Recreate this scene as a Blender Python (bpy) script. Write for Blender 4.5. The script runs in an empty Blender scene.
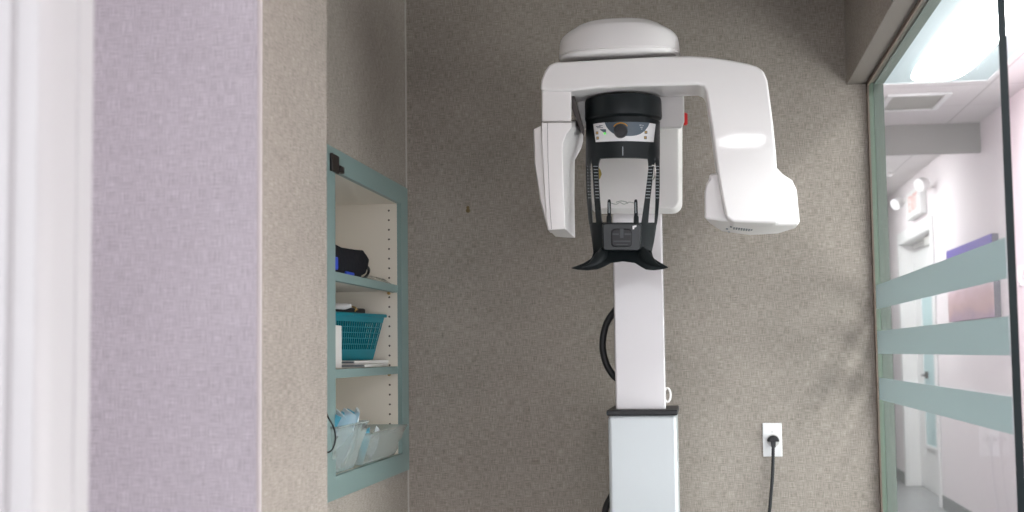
import bpy, bmesh, math, random
from math import sin, cos, pi, radians
from mathutils import Vector, Matrix
from mathutils.bvhtree import BVHTree
random.seed(7)
S = bpy.context.scene
COL = S.collection

# ------------------------------------------------------------------ camera
F, YAW, PITCH, ROLL = 1312.0, 0.1396, 0.0744, -0.0124
DIST, EYE = 4.35, 1.2
CAM = Vector((0, -DIST, EYE))
fw = Vector((-sin(YAW)*cos(PITCH), cos(YAW)*cos(PITCH), sin(PITCH)))
r0 = Vector((cos(YAW), sin(YAW), 0)); u0 = r0.cross(fw)
rt = cos(ROLL)*r0 + sin(ROLL)*u0; up = rt.cross(fw)
cd = bpy.data.cameras.new('camera'); co = bpy.data.objects.new('camera', cd); COL.objects.link(co)
co.matrix_world = Matrix(((rt.x, up.x, -fw.x, CAM.x), (rt.y, up.y, -fw.y, CAM.y), (rt.z, up.z, -fw.z, CAM.z), (0, 0, 0, 1)))
cd.sensor_width = 36; cd.lens = F/1024*36; cd.clip_start = .05
cd.dof.use_dof = True; cd.dof.focus_distance = 3.7; cd.dof.aperture_fstop = 4.5
S.camera = co

# ------------------------------------------------------------------ world, exposure
S.view_settings.view_transform = 'Standard'; S.view_settings.look = 'None'
S.view_settings.gamma = 1; S.view_settings.use_curve_mapping = False
S.view_settings.exposure = 0.28
w = bpy.data.worlds.new('world'); S.world = w; w.use_nodes = True
w.node_tree.nodes['Background'].inputs[0].default_value = (.85, .86, .9, 1)
w.node_tree.nodes['Background'].inputs[1].default_value = 3.6

ZC = 2.63                                        # ceiling height
TROF = [(1.30, 1.75), (1.30, -1.9), (1.30, -5.5), (.33, -6.4), (.95, 5.6), (.95, 7.0)]     # centres of the ceiling troffers (their lenses emit); last added to brighten the door

SIDE_GLOW = 6.0                                       # glow of the added side-light panel on the hall wall

# ------------------------------------------------------------------ pixel -> place (design helper)
def ray(px, py):
    return (rt*(px-512)/F - up*(py-256)/F + fw)
def onY(px, py, Y): d = ray(px, py); return CAM + d*((Y-CAM.y)/d.y)
def onX(px, py, X): d = ray(px, py); return CAM + d*((X-CAM.x)/d.x)
def onZ(px, py, Z): d = ray(px, py); return CAM + d*((Z-CAM.z)/d.z)

# ------------------------------------------------------------------ materials
MATS = {}
def pbr(name, col, rough=.5, metal=0, coat=0, bump=0, bscale=200, emit=None, estr=0, spec=.5, var=0):
    if name in MATS: return MATS[name]
    m = bpy.data.materials.new(name); m.use_nodes = True; nt = m.node_tree; b = nt.nodes['Principled BSDF']
    b.inputs['Base Color'].default_value = (*col, 1); b.inputs['Roughness'].default_value = rough
    b.inputs['Metallic'].default_value = metal; b.inputs['Coat Weight'].default_value = coat
    b.inputs['Coat Roughness'].default_value = .03
    b.inputs['Specular IOR Level'].default_value = spec
    if emit: b.inputs['Emission Color'].default_value = (*emit, 1); b.inputs['Emission Strength'].default_value = estr
    tc = nt.nodes.new('ShaderNodeTexCoord'); n = nt.nodes.new('ShaderNodeTexNoise')
    n.inputs['Scale'].default_value = bscale if bump else 6; nt.links.new(tc.outputs['Object'], n.inputs['Vector'])
    if bump:
        bp = nt.nodes.new('ShaderNodeBump'); bp.inputs['Strength'].default_value = bump; bp.inputs['Distance'].default_value = .002
        nt.links.new(n.outputs['Fac'], bp.inputs['Height']); nt.links.new(bp.outputs['Normal'], b.inputs['Normal'])
    r = nt.nodes.new('ShaderNodeMapRange'); r.inputs['To Min'].default_value = max(0, rough-.04); r.inputs['To Max'].default_value = rough+.04
    nt.links.new(n.outputs['Fac'], r.inputs['Value']); nt.links.new(r.outputs['Result'], b.inputs['Roughness'])
    if var:
        mx = nt.nodes.new('ShaderNodeMix'); mx.data_type = 'RGBA'
        mx.inputs['A'].default_value = (*[c*(1-var) for c in col], 1); mx.inputs['B'].default_value = (*[min(1, c*(1+var)) for c in col], 1)
        nt.links.new(n.outputs['Fac'], mx.inputs['Factor']); nt.links.new(mx.outputs['Result'], b.inputs['Base Color'])
    MATS[name] = m; return m

def wallpaper(name, c1, c2):
    m = bpy.data.materials.new(name); m.use_nodes = True; nt = m.node_tree; N = nt.nodes; L = nt.links
    b = N['Principled BSDF']; b.inputs['Roughness'].default_value = .75; b.inputs['Specular IOR Level'].default_value = .25
    tc = N.new('ShaderNodeTexCoord'); sp = N.new('ShaderNodeSeparateXYZ'); L.new(tc.outputs['Object'], sp.inputs[0])
    ad = N.new('ShaderNodeMath'); L.new(sp.outputs['X'], ad.inputs[0]); L.new(sp.outputs['Y'], ad.inputs[1])
    def thread(su, sv, det=2):
        cb = N.new('ShaderNodeCombineXYZ')
        a = N.new('ShaderNodeMath'); a.operation = 'MULTIPLY'; a.inputs[1].default_value = su; L.new(ad.outputs[0], a.inputs[0])
        c = N.new('ShaderNodeMath'); c.operation = 'MULTIPLY'; c.inputs[1].default_value = sv; L.new(sp.outputs['Z'], c.inputs[0])
        L.new(a.outputs[0], cb.inputs[0]); L.new(c.outputs[0], cb.inputs[1])
        n = N.new('ShaderNodeTexNoise'); n.inputs['Scale'].default_value = 1; n.inputs['Detail'].default_value = det
        L.new(cb.outputs[0], n.inputs['Vector']); return n.outputs['Fac']
    h = thread(36, 560); v = thread(560, 36); big = thread(5, 5, 3)
    s1 = N.new('ShaderNodeMath'); L.new(h, s1.inputs[0]); L.new(v, s1.inputs[1])
    s2 = N.new('ShaderNodeMath'); s2.operation = 'MULTIPLY_ADD'; s2.inputs[1].default_value = .5; L.new(s1.outputs[0], s2.inputs[0]); 
    s3 = N.new('ShaderNodeMath'); s3.operation = 'MULTIPLY'; s3.inputs[1].default_value = .12; L.new(big, s3.inputs[0]); L.new(s3.outputs[0], s2.inputs[2])
    r = N.new('ShaderNodeValToRGB'); r.color_ramp.elements[0].position = .40; r.color_ramp.elements[1].position = .76
    r.color_ramp.elements[0].color = (*c1, 1); r.color_ramp.elements[1].color = (*c2, 1)
    L.new(s2.outputs[0], r.inputs[0]); L.new(r.outputs[0], b.inputs['Base Color'])
    bp = N.new('ShaderNodeBump'); bp.inputs['Strength'].default_value = .12; bp.inputs['Distance'].default_value = .0008
    L.new(s2.outputs[0], bp.inputs['Height']); L.new(bp.outputs[0], b.inputs['Normal'])
    MATS[name] = m; return m

def sheer(name, col, tint, opac, rough=.05, gl=1.0):      # thin clear or frosted sheet: see-through mixed with a surface and a fresnel gloss
    m = bpy.data.materials.new(name); m.use_nodes = True; nt = m.node_tree; N = nt.nodes; L = nt.links
    out = N['Material Output']; N.remove(N['Principled BSDF'])
    t = N.new('ShaderNodeBsdfTransparent'); t.inputs[0].default_value = (*tint, 1)
    d = N.new('ShaderNodeBsdfDiffuse'); d.inputs[0].default_value = (*col, 1)
    tr = N.new('ShaderNodeBsdfTranslucent'); tr.inputs[0].default_value = (*col, 1)
    m0 = N.new('ShaderNodeMixShader'); m0.inputs[0].default_value = .5; L.new(d.outputs[0], m0.inputs[1]); L.new(tr.outputs[0], m0.inputs[2])
    m1 = N.new('ShaderNodeMixShader'); m1.inputs[0].default_value = opac; L.new(t.outputs[0], m1.inputs[1]); L.new(m0.outputs[0], m1.inputs[2])
    g = N.new('ShaderNodeBsdfGlossy'); g.inputs['Roughness'].default_value = rough
    fr = N.new('ShaderNodeFresnel'); ge = N.new('ShaderNodeNewGeometry'); mr = N.new('ShaderNodeMapRange')
    mr.inputs['To Min'].default_value = 1.45; mr.inputs['To Max'].default_value = 1/1.45      # same index seen from either side of the sheet
    L.new(ge.outputs['Backfacing'], mr.inputs['Value']); L.new(mr.outputs['Result'], fr.inputs[0])
    mu = N.new('ShaderNodeMath'); mu.operation = 'MULTIPLY'; mu.inputs[1].default_value = gl; L.new(fr.outputs[0], mu.inputs[0])
    m2 = N.new('ShaderNodeMixShader'); L.new(mu.outputs[0], m2.inputs[0]); L.new(m1.outputs[0], m2.inputs[1]); L.new(g.outputs[0], m2.inputs[2])
    L.new(m2.outputs[0], out.inputs[0]); MATS[name] = m; return m

def ceiling_mat():
    m = bpy.data.materials.new('ceiling_tile'); m.use_nodes = True; nt = m.node_tree; N = nt.nodes; L = nt.links
    b = N['Principled BSDF']; b.inputs['Roughness'].default_value = .9
    tc = N.new('ShaderNodeTexCoord'); mp = N.new('ShaderNodeMapping'); mp.inputs['Location'].default_value = (-.995, -.55, 0)
    br = N.new('ShaderNodeTexBrick'); br.offset = 0; br.inputs['Scale'].default_value = 1
    br.inputs['Brick Width'].default_value = .61; br.inputs['Row Height'].default_value = .61; br.inputs['Mortar Size'].default_value = .006
    br.inputs['Mortar Smooth'].default_value = .3
    br.inputs['Color1'].default_value = (.70, .67, .67, 1); br.inputs['Color2'].default_value = (.72, .69, .69, 1); br.inputs['Mortar'].default_value = (.5, .48, .48, 1)
    L.new(tc.outputs['Object'], mp.inputs[0]); L.new(mp.outputs[0], br.inputs[0]); L.new(br.outputs['Color'], b.inputs['Base Color'])
    MATS['ceiling'] = m; return m
def floor_mat():
    m = bpy.data.materials.new('vinyl_floor'); m.use_nodes = True; nt = m.node_tree; N = nt.nodes; L = nt.links
    b = N['Principled BSDF']; b.inputs['Roughness'].default_value = .35
    tc = N.new('ShaderNodeTexCoord'); br = N.new('ShaderNodeTexBrick'); br.inputs['Scale'].default_value = 1
    br.inputs['Brick Width'].default_value = .9; br.inputs['Row Height'].default_value = .15; br.inputs['Mortar Size'].default_value = .003
    br.inputs['Color1'].default_value = (.22, .225, .24, 1); br.inputs['Color2'].default_value = (.27, .275, .29, 1); br.inputs['Mortar'].default_value = (.16, .16, .17, 1)
    L.new(tc.outputs['Object'], br.inputs[0]); L.new(br.outputs['Color'], b.inputs['Base Color']); return m
def picture_mat():
    m = bpy.data.materials.new('abstract_print'); m.use_nodes = True; nt = m.node_tree; N = nt.nodes; L = nt.links
    b = N['Principled BSDF']; b.inputs['Roughness'].default_value = .35
    tc = N.new('ShaderNodeTexCoord'); sp = N.new('ShaderNodeSeparateXYZ'); L.new(tc.outputs['Generated'], sp.inputs[0])
    n = N.new('ShaderNodeTexNoise'); n.inputs['Scale'].default_value = 5; L.new(tc.outputs['Generated'], n.inputs['Vector'])
    a = N.new('ShaderNodeMath'); a.operation = 'MULTIPLY_ADD'; a.inputs[1].default_value = .35; L.new(n.outputs['Fac'], a.inputs[0]); L.new(sp.outputs['Z'], a.inputs[2])
    r = N.new('ShaderNodeValToRGB'); e = r.color_ramp.elements
    e[0].position = .1; e[0].color = (.36, .27, .42, 1); e[1].position = 1.15; e[1].color = (.16, .11, .48, 1)
    for p, c in ((.35, (.62, .42, .42)), (.6, (.75, .55, .60)), (.9, (.35, .25, .6))):
        q = e.new(p); q.color = (*c, 1)
    L.new(a.outputs[0], r.inputs[0]); L.new(r.outputs[0], b.inputs['Base Color']); return m

WP = wallpaper('linen_wallpaper', (.20, .175, .150), (.49, .432, .382))
WP_LIT = wallpaper('linen_wallpaper_hall_lit', (.45, .42, .45), (.71, .67, .71))  # same wallpaper, with the cool hall light mixed into its colour
HALL = pbr('hall_paint', (.75, .69, .71), .8, bump=.1, bscale=400)
CREAM = pbr('cream_board', (.72, .66, .57), .5)
GREEN = pbr('sage_paint', (.195, .275, .262), .4, bump=.1, bscale=300, var=.05)
WHITE = pbr('white_paint', (.80, .79, .79), .4)
TRIM = pbr('white_trim', (.45, .44, .44), .45)
SHELL = pbr('machine_white', (.83, .80, .785), .30, coat=.3)
SHELLM = pbr('carriage_white', (.78, .75, .73), .42)
SHELLG = pbr('machine_grey_white', (.62, .60, .58), .35)
ALU = pbr('column_white', (.66, .62, .635), .22, coat=.6)
BASEW = pbr('base_white', (.57, .60, .62), .3, coat=.3, bump=.03, bscale=40)
BLACK = pbr('black_plastic', (.008, .0115, .013), .42, bump=.06, bscale=900, spec=.28)
DARKR = pbr('black_rubber', (.01, .01, .012), .5)
GREYP = pbr('panel_slate', (.09, .12, .15), .35)
GOLD = pbr('brass', (.42, .27, .1), .4, metal=.5)
ORANGE = pbr('orange_ink', (.75, .35, .03), .5)
LED = pbr('green_led', (.1, .8, .15), .4, emit=(.25, .9, .15), estr=.6)
RED = pbr('red_plastic', (.65, .02, .02), .35)
GLOSSD = pbr('dark_gloss', (.03, .02, .017), .3)
MARK = pbr('scale_ink', (.38, .41, .43), .5)
CHROME = pbr('chrome', (.75, .73, .7), .2, metal=1)
YELLOW = pbr('yellow_tag', (.45, .33, .08), .5)
BROWN = pbr('brown_metal', (.012, .007, .006), .4)
CHANNEL = pbr('bronze_channel', (.12, .085, .06), .45)
TEAL = pbr('teal_plastic', (.0, .17, .22), .4)
BLUE = pbr('blue_fabric', (.01, .05, .45), .6)
NYLON = pbr('black_nylon', (.006, .006, .009), .8, spec=.2, bump=.5, bscale=60)
CARD = pbr('white_card', (.68, .65, .62), .6)
GREYB = pbr('grey_vinyl_base', (.20, .21, .22), .5)
CYANP = pbr('cyan_wrap', (.14, .52, .70), .35, bump=.6, bscale=40, var=.2)
WHITEP = pbr('white_wrap', (.80, .84, .87), .35, bump=.6, bscale=40)
GLASS = sheer('clear_glass', (.6, .75, .7), (.95, .985, .975), .01, .01, .3)
FROST = sheer('frosted_band', (.42, .49, .495), (.85, .92, .92), .87, .3, .5)
CLEARP = sheer('clear_plastic', (.86, .90, .88), (.92, .96, .95), .34, .15)
FILM = sheer('clear_film', (.7, .72, .66), (.9, .92, .9), .5, .1)
GEDGE = pbr('glass_edge', (.003, .010, .011), .3, spec=.2)
GEDGE2 = pbr('glass_back_edge', (.11, .16, .12), .4)
DIFF = pbr('lamp_diffuser', (.3, .35, .36), .4, emit=(.80, .95, 1), estr=.33)
DIFF2 = pbr('lamp_lens', (.95, .95, .95), .3, emit=(1, .99, 1), estr=29)
LITE = pbr('frosted_lite', (.50, .68, .70), .35)

# ------------------------------------------------------------------ mesh helpers
def B(): return bmesh.new()
def box(bm, x0, x1, y0, y1, z0, z1, M=None):
    v = [bm.verts.new(((x0, x1)[i & 1], (y0, y1)[i >> 1 & 1], (z0, z1)[i >> 2])) for i in range(8)]
    for f in ((0, 2, 3, 1), (4, 5, 7, 6), (0, 1, 5, 4), (2, 6, 7, 3), (0, 4, 6, 2), (1, 3, 7, 5)):
        bm.faces.new([v[i] for i in f])
    if M: bmesh.ops.transform(bm, matrix=M, verts=v)
    return v
def rings(bm, rs, cap=True):                      # stack of equal-count vertex rings
    R_ = [[bm.verts.new(p) for p in r] for r in rs]
    n = len(R_[0])
    for a, b in zip(R_, R_[1:]):
        for i in range(n): bm.faces.new((a[i], a[(i+1) % n], b[(i+1) % n], b[i]))
    if cap: bm.faces.new(R_[0][::-1]); bm.faces.new(R_[-1])
def loft(bm, front, Yf, back, Yb):                # two outlines given as seen in the view, each on its own depth plane
    rings(bm, [[onY(p[0], p[1], p[2] if len(p) > 2 else Yf) for p in front], [onY(p[0], p[1], p[2] if len(p) > 2 else Yb) for p in back]])
def prism(bm, pts, Yf, depth):                    # outline on the front plane, carried straight back
    f = [onY(p[0], p[1], Yf) for p in pts]
    rings(bm, [f, [q + Vector((0, depth, 0)) for q in f]])
def tube(bm, pts, r, n=10, closed=False, cap=True):
    pts = [Vector(p) for p in pts]; rs = []; m = len(pts); prev = None
    for i, p in enumerate(pts):
        a = pts[(i-1) % m] if closed or i else p; b = pts[(i+1) % m] if closed or i < m-1 else p
        t = (b-a).normalized()
        nrm = (prev - t*prev.dot(t)) if prev else t.orthogonal()
        nrm.normalize(); prev = nrm; bi = t.cross(nrm)
        rr = r[i] if isinstance(r, (list, tuple)) else r
        rs.append([p + (nrm*cos(2*pi*k/n) + bi*sin(2*pi*k/n))*rr for k in range(n)])
    if closed: rs.append(rs[0])
    rings(bm, rs, cap and not closed)
    if closed: bmesh.ops.remove_doubles(bm, verts=bm.verts, dist=1e-6)
def spline(P, n=8):
    P = [Vector(p) for p in P]; out = []
    for i in range(len(P)-1):
        a, b, c, d = P[max(i-1, 0)], P[i], P[i+1], P[min(i+2, len(P)-1)]
        for k in range(n):
            t = k/n; out.append(.5*((2*b) + (c-a)*t + (2*a-5*b+4*c-d)*t*t + (3*b-a-3*c+d)*t**3))
    return out + [P[-1]]
def lathe(bm, cx, cy, prof, n=48, ex=1, ey=1, pw=2.0):   # prof: (radius, z); superellipse section when pw > 2
    rs = []
    for r, z in prof:
        ring = []
        for k in range(n):
            a = 2*pi*k/n; c, s = cos(a), sin(a)
            ring.append((cx + ex*r*math.copysign(abs(c)**(2/pw), c), cy + ey*r*math.copysign(abs(s)**(2/pw), s), z))
        rs.append(ring)
    rings(bm, rs)
def obj(name, bm, mat, parent=None, bevel=0, seg=3, sub=0, sharp=35, smooth=True, label=None):
    bmesh.ops.recalc_face_normals(bm, faces=bm.faces)
    me = bpy.data.meshes.new(name); bm.to_mesh(me); bm.free()
    for m in (mat if isinstance(mat, list) else [mat]): me.materials.append(m)
    if smooth:
        me.polygons.foreach_set('use_smooth', [True]*len(me.polygons))
        if not bevel and not sub: me.set_sharp_from_angle(angle=radians(sharp))
    o = bpy.data.objects.new(name, me); COL.objects.link(o)
    if bevel:
        md = o.modifiers.new('bevel', 'BEVEL'); md.width = bevel; md.segments = seg; md.limit_method = 'ANGLE'; md.angle_limit = radians(28); md.harden_normals = True
    if sub:
        md = o.modifiers.new('subsurf', 'SUBSURF'); md.levels = md.render_levels = sub
    if parent:
        o.parent = parent
        if parent.type == 'EMPTY': o.matrix_parent_inverse = Matrix.Translation(-parent.location)
    if label: o['label'] = label
    return o
def empty(name, loc):
    o = bpy.data.objects.new(name, None); COL.objects.link(o); o.location = loc; o.empty_display_size = .1; return o
def tag(o, label, cat, group=None, kind=None):
    if label: o['label'] = label
    if cat: o['category'] = cat
    if group: o['group'] = group
    if kind: o['kind'] = kind
    return o
def struct(name, bm, mat, parent=None, **k):
    o = obj(name, bm, mat, parent, **k)
    if not parent: o['kind'] = 'structure'
    return o

# ================================================================== SETTING
XL = onY(405.5, 100, 0).x                 # left wall of the alcove
XF = XL + .014                            # face of the built-in frame
XG = onY(866.5, 84, 0).x                                 # room side of the glass line
XJ = onY(882.5, 84, 0).x                                 # hall side of the same line
ZH = onY(864.5, 84, 0).z                  # underside of the header
XS = onY(846, 60, 0).x                    # face of the boxed header
XP = -.752                                # side face of the wall stub
YP0, YP1 = onX(259.6, 300, XP).y, onX(327, 300, XP).y
W = onZ(942, 507, 0).x                    # hall right wall
YFAR = onX(897, 480, W).y
YN = -8.2
b = B(); box(b, -3.2, 4.4, YN-.2, YFAR+.3, -.1, 0); struct('floor', b, floor_mat())
b = B(); box(b, -3.2, 4.4, YN-.2, YFAR+.3, ZC, ZC+.1); struct('ceiling', b, ceiling_mat())
b = B(); box(b, XL-.6, XJ, 0, .12, 0, ZC); struct('wall_back', b, WP)
# alcove left wall with the cabinet recess
ZCT = onX(327.5, 144, XF).z; ZCB = onX(408, 470, XF).z; YCA = onX(327.4, 144, XF).y - .03; YCB = min(onX(407.5, 189, XF).y, -.012)
b = B()
ro = .05
box(b, XL-.45, XL, YP1, YCA+ro, 0, ZC); box(b, XL-.45, XL, YCB-ro, 0, 0, ZC)
box(b, XL-.45, XL, YCA+ro, YCB-ro, ZCT-ro, ZC); box(b, XL-.45, XL, YCA+ro, YCB-ro, 0, ZCB+ro)
struct('wall_left', b, WP)
b = B(); tube(b, [(XL+.001, -.001, .0), (XL+.001, -.001, ZC)], .0035, 8); struct('trim_1', b, pbr('caulk', (.45, .42, .38), .6))
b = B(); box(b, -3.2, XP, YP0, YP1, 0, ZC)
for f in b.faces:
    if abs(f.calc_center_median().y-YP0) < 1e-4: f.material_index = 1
struct('wall_front', b, [WP, WP_LIT], smooth=False)
b = B(); box(b, XP, XG, YP0, YP1, ZH-.02, ZC); struct('added_shade_header', b, WP)  # unseen header, added to shade the upper part of the alcove
b = B(); tube(b, [(XP-.001, YP0+.001, 0), (XP-.001, YP0+.001, ZC)], .0045, 8); struct('trim_2', b, pbr('corner_bead', (.56, .51, .50), .6))
# header above the glass
gy0_ = onX(1011, 352, XG+.004).y - .02
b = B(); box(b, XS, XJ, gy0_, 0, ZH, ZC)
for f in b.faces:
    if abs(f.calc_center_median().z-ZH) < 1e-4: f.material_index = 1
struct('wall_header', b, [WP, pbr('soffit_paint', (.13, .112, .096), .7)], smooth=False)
b = B(); box(b, XG+.022, XJ+.002, -.004, .12, 0, ZH-.004); box(b, XG+.022, XJ+.002, gy0_, -.004, ZH-.004, ZH)
struct('trim_4', b, pbr('jamb_paint', (.115, .14, .12), .6), smooth=False)
# white casing close to the camera, left
cy0 = -3.20
cx = onY(94, 0, cy0+.10).x
b = B()
pr = [(0, 0), (0, .012), (-.004, .018), (-.03, .018), (-.033, .024), (-.052, .024), (-.058, .03), (-.085, .03), (-.088, .0), ]
xa = cx
rs = []
for z in (0, ZC):
    rs.append([(xa, cy0+.10, z), (xa, cy0+.07, z), (xa-.002, cy0+.068, z), (xa-.002, cy0+.03, z), (xa-.0005, cy0+.028, z), (xa-.0005, cy0, z), (xa-.004, cy0-.006, z), (xa-.024, cy0-.008, z), (xa-.028, cy0-.014, z), (xa-.047, cy0-.016, z), (xa-.052, cy0-.024, z), (xa-.10, cy0-.03, z), (xa-.105, cy0-.028, z), (xa-.13, cy0-.028, z), (xa-.13, cy0+.10, z)])
rings(b, rs); struct('trim_3', b, TRIM)
b = B(); box(b, -3.2, xa-.12, cy0-.01, cy0+.15, 0, ZC); struct('wall_near', b, HALL)
# hall
DY0, DY1 = onX(944, 505, W).y+.10, onX(909, 488, W).y-.0      # door opening along the hall wall
ZD = onX(935, 218, W).z - .06
b = B()
WY0, WY1, WZ0, WZ1 = -2.3, .5, .2, 1.45
box(b, W, W+.14, YN, WY0, 0, ZC); box(b, W, W+.14, WY1, DY0, 0, ZC); box(b, W, W+.14, WY0, WY1, 0, WZ0); box(b, W, W+.14, WY0, WY1, WZ1, ZC); box(b, W, W+.14, DY1, YFAR, 0, ZC); box(b, W, W+.14, DY0, DY1, ZD, ZC)
struct('wall_right', b, HALL)
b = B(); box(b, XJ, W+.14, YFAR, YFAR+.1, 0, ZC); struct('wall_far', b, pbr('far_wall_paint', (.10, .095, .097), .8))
b = B(); box(b, XJ-.1, XJ, .12, YFAR, 0, ZC); struct('wall_hall_left', b, HALL)
yb = onZ(935, 124, ZC).y
zb = onY(935, 153.3, yb).z
b = B(); box(b, XJ, W, yb, yb+.05, zb, ZC); struct('wall_bulkhead', b, pbr('bulkhead_paint', (.38, .365, .36), .8))
b = B(); box(b, W-.012, W, YN, DY0-.11, 0, .1); box(b, W-.012, W, DY1+.1, YFAR, 0, .1); struct('baseboard_right', b, GREYB, bevel=.003)
b = B(); box(b, XJ, W-.012, YFAR-.012, YFAR, 0, .1); struct('baseboard_far', b, GREYB, bevel=.003)
b = B(); box(b, XL, XJ-.06, -.012, 0, 0, .1); struct('baseboard_back', b, GREYB, bevel=.003)
b = B(); box(b, XL, XL+.012, YP1, -.012, 0, .1); struct('baseboard_left', b, GREYB, bevel=.003)
b = B(); box(b, XP, XP+.012, YP0, YP1, 0, .1); box(b, -3.2, XP+.012, YP0-.012, YP0, 0, .1); struct('baseboard_front', b, GREYB, bevel=.003)
# unseen glowing panel added in the hall's right wall to light the alcove
wn = empty('added_light_panel', (W, (WY0+WY1)/2, WZ0)); wn['kind'] = 'structure'
b = B(); box(b, W+.06, W+.065, WY0+.03, WY1-.03, WZ0+.03, WZ1-.03); obj('glow_panel', b, pbr('added_side_glow', (.9, .92, .95), .4, emit=(1, .985, .985), estr=SIDE_GLOW), wn)
b = B()
for a in ((WY0, WY0+.05, WZ0, WZ1), (WY1-.05, WY1, WZ0, WZ1), (WY0+.05, WY1-.05, WZ0, WZ0+.05), (WY0+.05, WY1-.05, WZ1-.05, WZ1), ((WY0+WY1)/2-.025, (WY0+WY1)/2+.025, WZ0+.05, WZ1-.05)): box(b, W, W+.08, *a)
obj('frame', b, WHITE, wn, bevel=.003)
# hall door
dr = empty('door_1', (W+.1, (DY0+DY1)/2, 0)); dr['kind'] = 'structure'
b = B(); box(b, W+.105, W+.14, DY0+.013, DY1-.013, 0.005, ZD-.013); obj('door_leaf', b, WHITE, dr, bevel=.003)
b = B()
zl0, zl1 = onX(933, 446, W+.1).z, ZD-.25
yl0, yl1 = onX(940, 440, W+.1).y, onX(927.5, 440, W+.1).y
box(b, W+.095, W+.106, yl0-.2, yl1, zl0, zl1); lt = obj('door_glass', b, LITE, dr)
b = B(); t = .03
for a in ((yl0-.23, yl0-.2, zl0-t, zl1+t), (yl1, yl1+t, zl0-t, zl1+t), (yl0-.2, yl1, zl0-t, zl0), (yl0-.2, yl1, zl1, zl1+t)):
    box(b, W+.085, W+.106, *a)
obj('glass_bead', b, WHITE, dr, bevel=.004)
b = B()
for y0, y1, z0, z1 in ((DY0-.09, DY0+.006, 0, ZD+.09), (DY1-.012, DY1+.08, 0, ZD+.09), (DY0+.006, DY1-.012, ZD-.012, ZD+.09)):
    box(b, W-.02, W-.0005, y0, y1, z0, z1)
for y0, y1, z0, z1 in ((DY0+.0005, DY0+.012, 0, ZD-.012), (DY1-.012, DY1-.0005, 0, ZD-.012), (DY0+.0005, DY1-.0005, ZD-.012, ZD-.0005)):
    box(b, W-.0005, W+.12, y0, y1, z0, z1)
obj('door_frame', b, WHITE, dr, bevel=.006)
hp = onX(921, 375, W+.05); b = B()
tube(b, [(W+.105, hp.y-.06, hp.z), (W+.045, hp.y-.06, hp.z)], .011); tube(b, [(W+.05, hp.y-.065, hp.z), (W+.048, hp.y-.2, hp.z)], .01)
lathe(b, W+.1, hp.y-.06, [(.028, hp.z-.03), (.028, hp.z+.03)], 16)
obj('door_handle', b, pbr('dark_steel', (.12, .12, .13), .35, metal=.8), dr)
b = B(); box(b, W+.03, W+.10, DY0+.25, DY0+.55, ZD-.10, ZD-.03); box(b, W+.06, W+.08, DY0+.5, DY1-.3, ZD-.06, ZD-.045)
obj('door_closer', b, SHELLG, dr, bevel=.006)

# glass partition
gy1 = -.018; gy0 = onX(1011, 352, XG+.004).y
ga = empty('window_1', (XG+.006, gy0/2, 0)); ga['kind'] = 'structure'
b = B(); vs = box(b, XG+.004, XG+.019, gy0, gy1, .02, ZH)
b.faces.ensure_lookup_table()
for f in b.faces:
    c = f.calc_center_median()
    if abs(c.y-gy0) < 1e-4: f.material_index = 1
    if abs(c.y-gy1) < 1e-4: f.material_index = 2
obj('glass_pane', b, [GLASS, GEDGE, GEDGE2], ga, smooth=False)
b = B(); box(b, XG-.002, XG+.0035, -.03, 0, 0, ZH-.008); obj('side_channel', b, CHANNEL, ga)
b = B(); box(b, XG-.002, XG+.0035, gy0, 0, ZH-.010, ZH); obj('top_channel', b, CHANNEL, ga)
b = B(); box(b, XG-.006, XG+.026, gy0, -.0, 0, .03); obj('floor_channel', b, CHANNEL, ga)
for (p0, p1) in (((1006.5, 236.5), (1007, 278)), ((1009, 316), (1010, 355.5)), ((1012, 397), (1013, 435))):
    z1 = onX(*p0, XG).z; z0 = onX(*p1, XG).z
    b = B(); box(b, XG+.0015, XG+.0035, gy0+.002, onX(877, 340, XG).y if 1 else 0, z0, z1); obj('frosted_band', b, FROST, ga, smooth=False)

# troffers
for i, (x, y) in enumerate(TROF):
    L = 2.0 if i == 0 else (.62 if i == 3 else .9 if i > 3 else 1.2)
    t = empty('ceiling_light', (x, y, ZC))
    x0, x1, y0, y1 = x-.305, x+.305, y-L/2, y+L/2
    if i == 0: y1 = onZ(935, 81.5, ZC).y; x1 = onZ(988.5, 81, ZC).x; x0 = x1-.61; y0 = y1-L; xc = (x0+x1)/2
    b = B()
    for a in ((x0, x0+.02, y0, y1), (x1-.02, x1, y0, y1), (x0+.02, x1-.02, y0, y0+.02), (x0+.02, x1-.02, y1-.02, y1)):
        box(b, *a, ZC-.010, ZC-.002)
    obj('frame', b, WHITE, t, bevel=.002)
    b = B(); box(b, x0+.02, x1-.02, y0+.02, y1-.02, ZC-.006, ZC-.002); obj('diffuser', b, DIFF, t)
    b = B(); xm = (x0+x1)/2; n = 24
    lathe(b, xm, (y0+y1)/2, [(.001, ZC-.0295), (.6, ZC-.028), (.85, ZC-.022), (1, ZC-.006)], 48, .15, (y1-y0)/2-.06, 5)
    obj('lens', b, DIFF2, t)
    tag(t, ['recessed ceiling light beyond the glass, nearest the bulkhead', 'recessed ceiling light in the hall beside the glass partition', 'recessed ceiling light over the hall behind the camera',
            'recessed ceiling light far behind the camera straight back', 'recessed ceiling light just past the bulkhead in the far hall', 'unseen recessed ceiling light added to brighten the far hall door'][i], 'ceiling light', 'recessed ceiling lights')

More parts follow.
